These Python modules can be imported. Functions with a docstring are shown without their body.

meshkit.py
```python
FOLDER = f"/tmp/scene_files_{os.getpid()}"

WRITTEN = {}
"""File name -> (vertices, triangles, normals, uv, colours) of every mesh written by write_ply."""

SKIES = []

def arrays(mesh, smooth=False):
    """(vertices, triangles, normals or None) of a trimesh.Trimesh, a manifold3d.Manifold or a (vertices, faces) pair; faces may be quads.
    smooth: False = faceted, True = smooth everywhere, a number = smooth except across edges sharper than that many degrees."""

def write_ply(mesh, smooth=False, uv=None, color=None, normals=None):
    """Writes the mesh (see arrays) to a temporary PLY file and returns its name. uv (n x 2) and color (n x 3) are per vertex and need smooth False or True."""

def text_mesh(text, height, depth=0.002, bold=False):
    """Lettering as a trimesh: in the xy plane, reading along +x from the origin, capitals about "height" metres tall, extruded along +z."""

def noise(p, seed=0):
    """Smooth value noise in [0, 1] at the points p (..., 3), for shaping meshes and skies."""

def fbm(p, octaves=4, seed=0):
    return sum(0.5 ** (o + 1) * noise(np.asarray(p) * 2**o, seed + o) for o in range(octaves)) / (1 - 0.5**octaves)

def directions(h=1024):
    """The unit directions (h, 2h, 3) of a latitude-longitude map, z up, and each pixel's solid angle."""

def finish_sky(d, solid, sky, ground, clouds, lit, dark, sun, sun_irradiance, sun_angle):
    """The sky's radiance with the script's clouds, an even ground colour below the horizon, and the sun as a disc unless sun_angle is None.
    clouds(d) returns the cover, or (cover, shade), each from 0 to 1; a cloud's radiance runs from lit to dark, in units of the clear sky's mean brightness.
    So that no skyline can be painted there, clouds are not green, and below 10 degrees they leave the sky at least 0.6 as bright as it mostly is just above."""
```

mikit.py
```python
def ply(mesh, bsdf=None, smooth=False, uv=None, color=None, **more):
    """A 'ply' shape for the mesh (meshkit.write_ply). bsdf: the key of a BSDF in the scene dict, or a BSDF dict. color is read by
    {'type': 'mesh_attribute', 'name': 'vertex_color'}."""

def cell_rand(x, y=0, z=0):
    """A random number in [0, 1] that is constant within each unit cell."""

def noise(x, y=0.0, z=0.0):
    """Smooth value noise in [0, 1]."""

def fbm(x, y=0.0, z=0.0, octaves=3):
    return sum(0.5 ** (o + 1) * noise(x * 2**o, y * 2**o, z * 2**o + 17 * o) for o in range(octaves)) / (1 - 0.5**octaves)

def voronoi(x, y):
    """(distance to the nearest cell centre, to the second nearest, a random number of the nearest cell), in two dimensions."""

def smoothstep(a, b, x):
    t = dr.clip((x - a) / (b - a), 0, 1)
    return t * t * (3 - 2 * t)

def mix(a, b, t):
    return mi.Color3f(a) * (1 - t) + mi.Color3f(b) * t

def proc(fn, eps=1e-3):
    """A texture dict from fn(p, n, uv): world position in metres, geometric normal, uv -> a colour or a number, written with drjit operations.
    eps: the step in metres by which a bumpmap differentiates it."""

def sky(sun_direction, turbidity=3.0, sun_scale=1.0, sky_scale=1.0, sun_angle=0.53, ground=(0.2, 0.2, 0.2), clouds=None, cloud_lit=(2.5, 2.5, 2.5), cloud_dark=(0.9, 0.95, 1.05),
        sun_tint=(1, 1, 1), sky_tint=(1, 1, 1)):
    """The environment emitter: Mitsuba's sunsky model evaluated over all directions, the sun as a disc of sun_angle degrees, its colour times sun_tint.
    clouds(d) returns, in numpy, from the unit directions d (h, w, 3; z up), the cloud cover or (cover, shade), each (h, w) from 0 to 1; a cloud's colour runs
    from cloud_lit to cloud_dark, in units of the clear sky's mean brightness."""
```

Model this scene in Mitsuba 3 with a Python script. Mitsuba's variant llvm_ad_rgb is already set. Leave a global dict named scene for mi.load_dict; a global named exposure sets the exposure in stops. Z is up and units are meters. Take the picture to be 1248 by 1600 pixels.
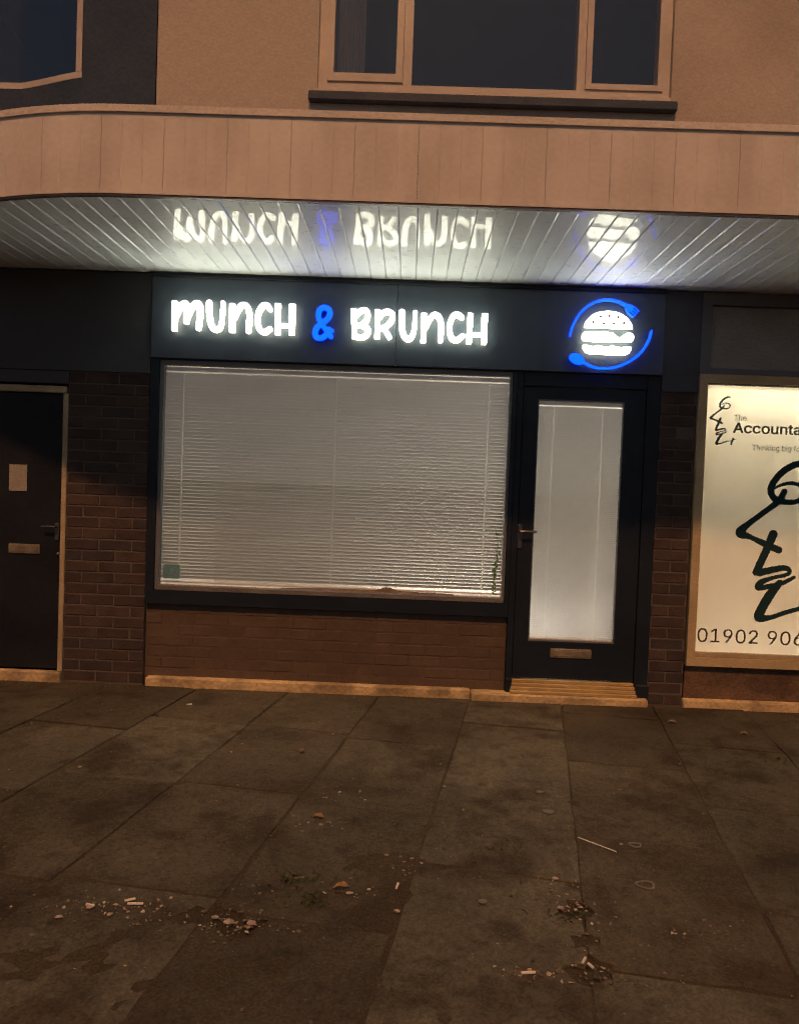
import math, numpy as np, trimesh, shapely
import mapbox_earcut
import mitsuba as mi, drjit as dr, mikit, meshkit
from shapely.geometry import Polygon, LineString, Point, MultiPoint
from shapely.ops import unary_union
T = mi.ScalarTransform4f
scene, labels = {}, {}
rng = np.random.default_rng(11)

# ------------------------------------------------------------------ camera, sky, exposure
exposure = 4.0      # a phone's night exposure
CAM = np.array([0.0, -5.17, 1.40])
FWD = np.array([-0.01238541, 0.99942982, -0.03141076])
UP = np.array([-0.03772745, 0.03092373, 0.99880947])
scene['camera'] = {'type': 'perspective', 'fov': 2 * math.degrees(math.atan(624 / 1200.0)), 'fov_axis': 'x', 'near_clip': 0.05, 'far_clip': 300.0,
                   'to_world': T().look_at(origin=CAM.tolist(), target=(CAM + FWD).tolist(), up=UP.tolist())}
SUN_SCALE, SKY_SCALE = 0.076, 0.062
scene['sky'] = {**mikit.sky([-0.04, -0.97, 1.10], turbidity=3, sun_scale=SUN_SCALE, sky_scale=SKY_SCALE, sun_angle=3.0,
                            sun_tint=(1.0, 0.54, 0.285), sky_tint=(1.4, 1.0, 0.80), ground=(0.05, 0.04, 0.03)), 'sampling_weight': 14.0}

# ------------------------------------------------------------------ helpers
def rgb(c): return {'type': 'rgb', 'value': list(map(float, c))}
def fb(p, s, o=3, k=0.0): return mikit.fbm(p.x * s + k, p.y * s + 3.1 + k, p.z * s + 7.7, o)
def princ(color, rough=0.6, spec=0.5, metal=0.0, bump=None, bscale=0.001, **kw):
    b = {'type': 'principled', 'base_color': color if isinstance(color, dict) else rgb(color), 'roughness': rough, 'specular': spec, 'metallic': metal, **kw}
    if bump is not None:
        b = {'type': 'bumpmap', 'arbitrary': mikit.proc(bump), 'scale': bscale, 'bsdf': b}
    return {'type': 'twosided', 'bsdf': b}
def mat(name, d): scene[name] = d; return name
def mottled(a, b, s=3.0, speck=0.15, sp=90.0, k=0.0):
    def f(p, n, uv):
        t = mikit.smoothstep(0.25, 0.75, fb(p, s, 4, k))
        g = 1 - speck + 2 * speck * mikit.noise(p.x * sp, p.y * sp, p.z * sp)
        return mikit.mix(a, b, t) * g
    return mikit.proc(f)

def fascia_col(p, n, uv):      # weathered white cladding: faint vertical runs and dirt in the grain
    run = mikit.fbm(p.x * 9.0, p.y * 2.0, p.z * 0.9, 3)
    d = fb(p, 2.2, 3)
    return mikit.mix((0.56, 0.52, 0.47), (0.72, 0.68, 0.62), mikit.smoothstep(0.25, 0.75, 0.5 * d + 0.5 * run)) * (0.95 + 0.1 * mikit.noise(p.x * 60, p.y * 60, p.z * 60))
mat('m_fascia', princ(mikit.proc(fascia_col), 0.5, 0.3))
mat('m_trim', princ(mottled((0.60, 0.55, 0.48), (0.70, 0.65, 0.58), 3.0), 0.5, 0.3))
mat('m_dark_trim', princ((0.06, 0.05, 0.05), 0.5))
def soffit_col(p, n, uv):
    d = mikit.smoothstep(0.35, 0.8, fb(p, 1.7, 4))
    sp = mikit.smoothstep(0.80, 0.9, mikit.noise(p.x * 45, p.y * 45, 3.0))
    return mikit.mix((0.74, 0.80, 0.86), (0.66, 0.71, 0.76), d) * (1 - 0.18 * sp)
mat('m_soffit', {'type': 'twosided', 'bsdf': {'type': 'blendbsdf', 'weight': 0.5, 'a': {'type': 'plastic', 'diffuse_reflectance': mikit.proc(soffit_col), 'int_ior': 1.47, 'specular_reflectance': 0.27}, 'b': {'type': 'roughplastic', 'diffuse_reflectance': mikit.proc(soffit_col), 'int_ior': 1.5, 'alpha': 0.20, 'distribution': 'ggx'}}})
def dash(p, n, uv): return 0.6 * mikit.noise(p.x * 70, p.y * 70, p.z * 70) + 0.4 * mikit.noise(p.x * 150, p.y * 150, p.z * 150)
mat('m_render', princ(mottled((0.42, 0.37, 0.31), (0.52, 0.47, 0.40), 1.3, 0.10, 80.0), 0.95, 0.1, bump=dash, bscale=0.0018))
mat('m_slate_wall', princ(mottled((0.040, 0.062, 0.100), (0.052, 0.076, 0.118), 2.5, 0.18, 60.0), 0.8, 0.2, bump=dash, bscale=0.002))
mat('m_upvc', princ(mottled((0.50, 0.45, 0.39), (0.58, 0.53, 0.46), 4.0, 0.05), 0.4, 0.4))
mat('m_sill', princ(mottled((0.050, 0.066, 0.092), (0.072, 0.090, 0.118), 6.0), 0.7, 0.3))
mat('m_glass', {'type': 'thindielectric', 'int_ior': 1.5})
mat('m_curtain', princ((0.085, 0.095, 0.11), 0.9, 0.1))
mat('m_room_dark', princ((0.12, 0.11, 0.10), 0.9, 0.1))
def panel_col(p, n, uv):
    s = mikit.fbm(p.x * 14.0, p.y * 3.0, p.z * 1.4, 3)
    return mikit.mix((0.044, 0.060, 0.088), (0.055, 0.074, 0.106), s)
mat('m_panel', princ(mikit.proc(panel_col), 0.38, 0.45))
mat('m_anthracite', princ(mottled((0.010, 0.015, 0.023), (0.014, 0.021, 0.031), 3.0, 0.08, 40.0), 0.45, 0.25))
mat('m_bead', princ((0.13, 0.14, 0.15), 0.35, 0.5))
mat('m_bead_tan', princ(mottled((0.12, 0.11, 0.10), (0.17, 0.155, 0.14), 5.0), 0.5, 0.4))
for i, (a, b) in enumerate((((0.052, 0.038, 0.034), (0.076, 0.054, 0.047)), ((0.046, 0.035, 0.033), (0.068, 0.050, 0.045)), ((0.060, 0.043, 0.038), (0.086, 0.061, 0.051)), ((0.046, 0.039, 0.039), (0.064, 0.053, 0.051)))):
    mat('m_brick_%d' % i, princ(mottled(a, b, 9.0, 0.25, 140.0, i * 5.0), 0.9, 0.15, bump=lambda p, n, uv: mikit.noise(p.x * 110, p.y * 110, p.z * 110), bscale=0.0015))
def mortar_col(p, n, uv): return mikit.mix((0.085, 0.070, 0.060), (0.16, 0.132, 0.110), fb(p, 8.0)) * (0.8 + 0.4 * mikit.noise(p.x * 200, p.y * 200, p.z * 200))
mat('m_mortar', princ(mikit.proc(mortar_col), 0.95, 0.05))
for i, (a, b) in enumerate((((0.090, 0.062, 0.042), (0.118, 0.080, 0.055)), ((0.082, 0.057, 0.040), (0.110, 0.074, 0.052)))):
    mat('m_paint_brick_%d' % i, princ(mottled(a, b, 6.0, 0.15, 120.0, i * 3.0), 0.75, 0.3, bump=lambda p, n, uv: mikit.noise(p.x * 90, p.y * 90, p.z * 90), bscale=0.001))
mat('m_paint_mortar', princ(mottled((0.090, 0.064, 0.046), (0.115, 0.080, 0.057), 7.0), 0.85, 0.2))
mat('m_rough_base', princ(mottled((0.09, 0.06, 0.042), (0.16, 0.105, 0.07), 7.0, 0.3, 90.0), 0.95, 0.1, bump=dash, bscale=0.003))
mat('m_plinth', princ(mottled((0.27, 0.20, 0.11), (0.60, 0.45, 0.24), 8.0, 0.25, 60.0), 0.8, 0.2, bump=dash, bscale=0.001))
mat('m_gold', princ(mottled((0.52, 0.38, 0.16), (0.66, 0.50, 0.24), 9.0, 0.1, 50.0), 0.38, 0.5, metal=0.55))
mat('m_metal', princ(mottled((0.20, 0.165, 0.11), (0.32, 0.27, 0.185), 16.0, 0.15, 80.0), 0.42, 0.5, metal=0.35))
mat('m_chrome', princ((0.13, 0.125, 0.125), 0.30, 0.5, metal=0.7))
mat('m_black_door', princ(mottled((0.009, 0.010, 0.014), (0.015, 0.016, 0.020), 4.0, 0.15, 60.0), 0.5, 0.25))
mat('m_frame_cream', princ(mottled((0.34, 0.27, 0.16), (0.46, 0.37, 0.23), 7.0, 0.15), 0.5, 0.4))
mat('m_frame_tan', princ(mottled((0.40, 0.31, 0.17), (0.50, 0.39, 0.22), 5.0, 0.1), 0.45, 0.4))
mat('m_hatch', princ(mottled((0.24, 0.235, 0.23), (0.30, 0.29, 0.285), 3.0), 0.5, 0.4))
mat('m_hatch_frame', princ((0.13, 0.14, 0.15), 0.45, 0.4))
mat('m_side_panel', princ(mottled((0.058, 0.062, 0.074), (0.074, 0.078, 0.090), 2.0, 0.06, 40.0), 0.6, 0.3))
mat('m_paper', princ(mottled((0.30, 0.27, 0.23), (0.36, 0.33, 0.28), 12.0), 0.8, 0.1))
mat('m_white_wall', princ((0.80, 0.78, 0.74), 0.9, 0.1))
mat('m_floor_in', princ((0.55, 0.52, 0.48), 0.6, 0.3))
mat('m_slat', {'type': 'principledthin', 'base_color': rgb((0.60, 0.59, 0.57)), 'roughness': 0.5, 'diff_trans': 0.20, 'eta': 1.4})
mat('m_rail', princ((0.72, 0.70, 0.66), 0.5, 0.3))
mat('m_cord', {'type': 'principledthin', 'base_color': rgb((0.9, 0.88, 0.82)), 'roughness': 0.6, 'diff_trans': 1.2, 'eta': 1.3})
mat('m_letter', princ((0.75, 0.75, 0.72), 0.4, 0.4))
mat('m_blue', princ((0.02, 0.12, 0.65), 0.35, 0.4))
mat('m_poster', {'type': 'principledthin', 'base_color': rgb((0.90, 0.87, 0.79)), 'roughness': 0.7, 'diff_trans': 1.1, 'eta': 1.2})
mat('m_ink_teal', princ((0.012, 0.035, 0.038), 0.7, 0.2))
mat('m_ink_dark', princ((0.035, 0.025, 0.018), 0.7, 0.2))
mat('m_ink_grey', princ((0.15, 0.13, 0.09), 0.7, 0.2))
mat('m_sticker', princ(mottled((0.10, 0.22, 0.24), (0.12, 0.25, 0.27), 20.0), 0.5, 0.3))
mat('m_sticker_mark', princ((0.20, 0.36, 0.40), 0.5, 0.3))
mat('m_leaf', {'type': 'principledthin', 'base_color': mottled((0.10, 0.20, 0.05), (0.20, 0.32, 0.09), 30.0), 'roughness': 0.5, 'diff_trans': 0.9, 'eta': 1.3})
mat('m_stem', princ((0.12, 0.16, 0.05), 0.7, 0.2))
mat('m_cloth', princ(mottled((0.20, 0.15, 0.11), (0.28, 0.21, 0.15), 14.0), 0.95, 0.1))
def slab_mat(i, a, b):
    def col(p, n, uv):
        t = mikit.smoothstep(0.2, 0.8, fb(p, 2.6, 4, i * 4.0))
        c = mikit.mix(a, b, t)
        dirt = mikit.smoothstep(0.45, 0.75, fb(p, 5.5, 5, 9.0))
        c = mikit.mix(c, mi.Color3f(0.036, 0.026, 0.015), 0.85 * dirt)
        c = mikit.mix(c, mi.Color3f(0.040, 0.031, 0.020), 0.6 * mikit.smoothstep(0.5, 0.8, fb(p, 15.0, 4, 3.0 + i)))
        c = c * (0.72 + 0.5 * mikit.smoothstep(0.3, 0.7, fb(p, 1.1, 3, 2.0)))
        g = 0.62 + 0.5 * mikit.noise(p.x * 150, p.y * 150, 1.0) + 0.26 * mikit.noise(p.x * 52, p.y * 52, 4.0)
        fl = mikit.smoothstep(0.93, 0.98, mikit.noise(p.x * 95, p.y * 95, 5.0))
        return c * g + fl * 0.05
    return princ(mikit.proc(col), 0.85, 0.25, bump=lambda p, n, uv: 0.6 * mikit.fbm(p.x * 30, p.y * 30, 0.0, 3) + 0.4 * mikit.noise(p.x * 160, p.y * 160, 2.0), bscale=0.006)
for i, (a, b) in enumerate((((0.060, 0.051, 0.033), (0.088, 0.078, 0.051)), ((0.050, 0.042, 0.027), (0.076, 0.065, 0.042)), ((0.070, 0.063, 0.042), (0.100, 0.091, 0.062)))):
    mat('m_slab_%d' % i, slab_mat(i, a, b))
def dirt_col(p, n, uv): return mikit.mix((0.038, 0.030, 0.019), (0.078, 0.067, 0.045), 0.5 * fb(p, 11.0, 4) + 0.5 * mikit.smoothstep(0.25, 0.75, fb(p, 2.6, 4))) * (0.7 + 0.6 * mikit.noise(p.x * 180, p.y * 180, 0.0))
mat('m_dirt', princ(mikit.proc(dirt_col), 0.95, 0.1, bump=lambda p, n, uv: mikit.fbm(p.x * 60, p.y * 60, 0.0, 3), bscale=0.008))
mat('m_road', princ(mikit.proc(lambda p, n, uv: mikit.mix((0.035, 0.033, 0.031), (0.06, 0.057, 0.053), mikit.noise(p.x * 60, p.y * 60, 0.0))), 0.9, 0.2))
mat('m_butt', princ((0.72, 0.66, 0.55), 0.8, 0.1))
mat('m_butt_tip', princ((0.50, 0.28, 0.12), 0.8, 0.1))
mat('m_stone', princ(mottled((0.28, 0.22, 0.17), (0.48, 0.40, 0.32), 40.0, 0.2, 200.0), 0.9, 0.15))
mat('m_gravel', princ(mottled((0.06, 0.05, 0.038), (0.20, 0.165, 0.125), 50.0, 0.2, 200.0), 0.95, 0.1))
mat('m_dry_leaf', princ(mottled((0.22, 0.13, 0.06), (0.36, 0.24, 0.13), 40.0), 0.8, 0.2))
mat('m_gum', princ(mottled((0.13, 0.125, 0.10), (0.18, 0.17, 0.14), 60.0), 0.8, 0.2))
mat('m_weed', princ(mottled((0.035, 0.055, 0.015), (0.07, 0.09, 0.03), 60.0), 0.8, 0.2))

def num(key):
    if key not in scene and key not in labels: return key
    k = 1
    while '%s_%03d' % (key, k) in scene or '%s_%03d' % (key, k) in labels: k += 1
    return '%s_%03d' % (key, k)
def put(key, mesh, m, smooth=False, **more):
    key = num(key); scene[key] = mikit.ply(mesh, m, smooth, **more); return key
def thing(name, label, cat, group=None):
    name = num(name); labels[name] = {'label': label, 'category': cat}
    if group: labels[name]['group'] = group
    return name
def tag(key, label, cat=None, group=None, kind=None):
    d = {'label': label}
    if cat: d['category'] = cat
    if group: d['group'] = group
    if kind: d['kind'] = kind
    labels[key] = d
def box(x0, x1, y0, y1, z0, z1):
    return trimesh.creation.box(extents=(x1 - x0, y1 - y0, z1 - z0), transform=trimesh.transformations.translation_matrix(((x0 + x1) / 2, (y0 + y1) / 2, (z0 + z1) / 2)))
def cbox(x0, x1, y0, y1, z0, z1, c=0.004):
    v = [(x, y, z) for x in (x0, x1) for y in (y0, y1) for z in (z0, z1)]
    m = []
    for x, y, z in v:
        sx, sy, sz = (c if x == x0 else -c), (c if y == y0 else -c), (c if z == z0 else -c)
        m += [(x + sx, y + sy, z), (x + sx, y, z + sz), (x, y + sy, z + sz)]
    return trimesh.convex.convex_hull(np.array(m))
def cat(ms): return trimesh.util.concatenate(ms)
def wallmap(m, y0):                     # a mesh drawn in (x, z) and extruded by its third coordinate towards the street from y0
    v = np.array(m.vertices); m = m.copy(); m.vertices = np.stack([v[:, 0], y0 - v[:, 2], v[:, 1]], 1); return m
def extr(shape, y_back, depth):
    gs = [g for g in getattr(shape, 'geoms', [shape]) if g.area > 1e-7]
    return wallmap(cat([trimesh.creation.extrude_polygon(g, depth, engine='earcut') for g in gs]), y_back)
def smooth_pts(P, n=6):
    P = np.array(P, float)
    if len(P) < 3: return P
    Q = np.vstack([2 * P[0] - P[1], P, 2 * P[-1] - P[-2]]); out = []
    for i in range(1, len(Q) - 2):
        a, b, c, d = Q[i - 1:i + 3]
        for t in np.linspace(0, 1, n, endpoint=False):
            out.append(0.5 * (2 * b + (c - a) * t + (2 * a - 5 * b + 4 * c - d) * t * t + (3 * b - a - 3 * c + d) * t ** 3))
    return np.vstack(out + [P[-1]])
def stroke(P, flat=False):
    P = smooth_pts(P); parts = []
    for a, b in zip(P[:-1], P[1:]):
        parts.append(Point(a[:2]).buffer(a[2], 10).union(Point(b[:2]).buffer(b[2], 10)).convex_hull)
    s = unary_union(parts)
    if flat and len(P) == 2:            # stems with square ends and softly rounded corners
        a, b = P; t = (b[:2] - a[:2]) / np.linalg.norm(b[:2] - a[:2]); nn = np.array([-t[1], t[0]])
        q = [a[:2] + nn * a[2] - t * a[2] * 0.85, a[:2] - nn * a[2] - t * a[2] * 0.85, b[:2] - nn * b[2] + t * b[2] * 0.85, b[:2] + nn * b[2] + t * b[2] * 0.85]
        s = Polygon(q).buffer(-0.005).buffer(0.005)
    return s
def strokes(L, flat=False, k=1.0): return unary_union([stroke([(a, b, c * k) for a, b, c in p], flat) for p in L]).simplify(0.0006)
def tube(P, r, sides=8):
    P = np.array(P, float); t = np.gradient(P, axis=0); t /= np.linalg.norm(t, axis=1, keepdims=True)
    ref = np.array([0.0, 0, 1]) if abs(t[0][2]) < 0.9 else np.array([1.0, 0, 0])
    a = np.cross(t, ref); a /= np.linalg.norm(a, axis=1, keepdims=True); b = np.cross(t, a)
    ang = np.arange(sides) * 2 * np.pi / sides; r = np.broadcast_to(r, (len(P),))
    v = (P[:, None] + r[:, None, None] * (np.cos(ang)[None, :, None] * a[:, None] + np.sin(ang)[None, :, None] * b[:, None])).reshape(-1, 3)
    f = []
    for i in range(len(P) - 1):
        for j in range(sides):
            k = (j + 1) % sides; f += [(i * sides + j, (i + 1) * sides + j, (i + 1) * sides + k), (i * sides + j, (i + 1) * sides + k, i * sides + k)]
    n = len(v); v = np.vstack([v, P[0], P[-1]])
    for j in range(sides):
        k = (j + 1) % sides; f += [(n, j, k), (n + 1, (len(P) - 1) * sides + k, (len(P) - 1) * sides + j)]
    m = trimesh.Trimesh(v, f, process=False); m.fix_normals() if m.volume < 0 else None
    return m
def rec_canopy(x):                       # how far the canopy edge swings back at its left end
    d = np.maximum(0, -1.45 - np.asarray(x, float)); return np.where(d < 0.9, 0.24 * d * d, 0.1944 + 0.432 * (d - 0.9))
def rec_upper(x):
    d = np.clip((-2.27 - np.asarray(x, float)) / 0.52, 0, 1); return 0.185 * (0.75 * d + 0.25 * d * d * (3 - 2 * d))
def lerp_strip(xs, yf, y_th, z0, z1):    # an upright sheet of thickness y_th following y = yf(x)
    xs = np.asarray(xs, float); y = yf(xs); n = len(xs)
    v = np.vstack([np.stack([xs, y, np.full(n, z0)], 1), np.stack([xs, y, np.full(n, z1)], 1), np.stack([xs, y + y_th, np.full(n, z1)], 1), np.stack([xs, y + y_th, np.full(n, z0)], 1)])
    f = []
    for i in range(n - 1):
        for r in range(4):
            a, b = r * n + i, ((r + 1) % 4) * n + i; f += [(a, a + 1, b + 1), (a, b + 1, b)]
    f += [(0, n, 2 * n), (0, 2 * n, 3 * n), (n - 1, 3 * n - 1, 2 * n - 1), (n - 1, 4 * n - 1, 3 * n - 1)]
    m = trimesh.Trimesh(v, f, process=False); trimesh.repair.fix_normals(m); return m

def brick_mesh(L, H, D=0.05, c=0.003):
    hx, hz = L / 2, H / 2
    r = [np.array([(-hx, y, -hz), (hx, y, -hz), (hx, y, hz), (-hx, y, hz)]) for y in (D, c)] + [np.array([(-hx + c, 0, -hz + c), (hx - c, 0, -hz + c), (hx - c, 0, hz - c), (-hx + c, 0, hz - c)])]
    v, f = np.vstack(r), []
    for k in (0, 1):
        for i in range(4):
            a, b = 4 * k + i, 4 * k + (i + 1) % 4; f += [(a, b, b + 4), (a, b + 4, a + 4)]
    f += [(8, 9, 10), (8, 10, 11)]
    m = trimesh.Trimesh(v, f, process=False)
    f2 = np.array(f); nrm = np.cross(v[f2[:, 1]] - v[f2[:, 0]], v[f2[:, 2]] - v[f2[:, 0]]); ctr = v[f2].mean(1) - np.array([0, D, 0])
    f2[(nrm * ctr).sum(1) < 0] = f2[(nrm * ctr).sum(1) < 0][:, ::-1]
    return trimesh.Trimesh(v, f2, process=False)
BR = {}
def bricks(holder, x0, x1, z0, z1, yf, mats, joint=0.010, jit=0.0015, off=0.0):
    L, H, row, z = 0.225, 0.075, 0, z0
    while z + 0.03 < z1:
        h = min(H, z1 - z) - joint
        x = x0 - (L / 2 if row % 2 else 0.0) - off
        while x < x1 - 0.02:
            a, b = max(x + joint / 2, x0), min(x + L - joint / 2, x1)
            if b - a > 0.03:
                m = mats[int(rng.integers(len(mats)))]; key = (round(b - a, 3), round(h, 3), m)
                if key not in BR: BR[key] = mikit.ply(brick_mesh(key[0], key[1]), m)
                yy = yf + rng.normal(0, jit)
                scene[num(holder + '__brick')] = {**BR[key], 'to_world': T().translate([(a + b) / 2, yy, z + joint / 2 + h / 2]).rotate([0, 1, 0], float(rng.normal(0, 0.25)))}
            x += L
        z += H; row += 1
BRK = ['m_brick_0', 'm_brick_0', 'm_brick_1', 'm_brick_2', 'm_brick_3']

# ------------------------------------------------------------------ ground and pavement
gx = np.linspace(-5.2, 5.2, 347); gy = np.linspace(-7.0, 0.10, 237)
X, Y = np.meshgrid(gx, gy); P3 = np.stack([X, Y, 0 * X], -1)
Z = -0.0044 + 0.0026 * (1 - 0.7 * np.clip((X - 0.2) / 0.4, 0, 1)) * np.clip((-1.9 - Y) / 0.5, 0, 1) - 0.0035 * np.clip((Y + 1.5) / 0.5, 0, 1) + 0.0055 * (meshkit.fbm(P3 * 6.0, 4, 2) - 0.5) + 0.003 * (meshkit.fbm(P3 * 22.0, 2, 9) - 0.5)
for cx, cy, r in ((-0.50, -2.80, 0.10), (-0.41, -2.60, 0.10), (0.62, -2.62, 0.08), (0.59, -2.95, 0.08), (-0.95, -2.73, 0.08), (0.35, -2.97, 0.09), (-0.22, -2.56, 0.07), (1.0, -2.72, 0.06)):
    Z -= 0.015 * np.exp(-((X - cx) ** 2 + (Y - cy) ** 2) / r ** 2)
idx = np.arange(X.size).reshape(X.shape)
F = np.vstack([np.stack([idx[:-1, :-1], idx[:-1, 1:], idx[1:, 1:]], -1).reshape(-1, 3), np.stack([idx[:-1, :-1], idx[1:, 1:], idx[1:, :-1]], -1).reshape(-1, 3)])
scene['pavement'] = mikit.ply((np.stack([X, Y, Z], -1).reshape(-1, 3), F), 'm_dirt', True); labels['pavement'] = {'kind': 'structure', 'label': 'worn pavement of brown slabs with dirt filled joints in front of the shops'}
scene['ground'] = mikit.ply(box(-120, 120, -120, 120, -0.30, -0.06), 'm_road'); labels['ground'] = {'kind': 'structure', 'label': 'dark tarmac ground around the parade'}

U = np.array([0.986, -0.165]); V = np.array([-0.165, -0.986])
CHIPS = [(-0.50, -2.80, 0.10), (-0.41, -2.60, 0.11), (-0.34, -2.50, 0.06), (-0.66, -2.76, 0.07), (-0.80, -2.73, 0.075), (-0.95, -2.73, 0.085), (-1.05, -2.80, 0.05), (0.62, -2.62, 0.075), (0.60, -2.80, 0.05), (0.59, -2.95, 0.075), (0.42, -2.97, 0.06), (0.30, -2.98, 0.065), (0.08, -2.33, 0.04), (0.70, -2.05, 0.04), (-0.24, -2.56, 0.07), (-0.14, -2.58, 0.05), (0.03, -2.57, 0.045), (1.00, -2.72, 0.07), (0.90, -2.70, 0.04), (2.05, -1.0, 0.03), (0.80, -1.72, 0.03), (-0.33, -2.05, 0.05), (-0.29, -1.75, 0.05), (-0.95, -2.35, 0.06), (0.14, -2.02, 0.035)]
ROWS = {-3: 0.94, -2: 0.90, -1: 0.97, 0: 0.49, 1: 0.09, 2: 0.535, 3: 0.30}
limit = Polygon([(-4.6, -6.6), (4.6, -6.6), (4.6, -0.055), (-4.6, -0.055)])
jrng = np.random.default_rng(5)
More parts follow.
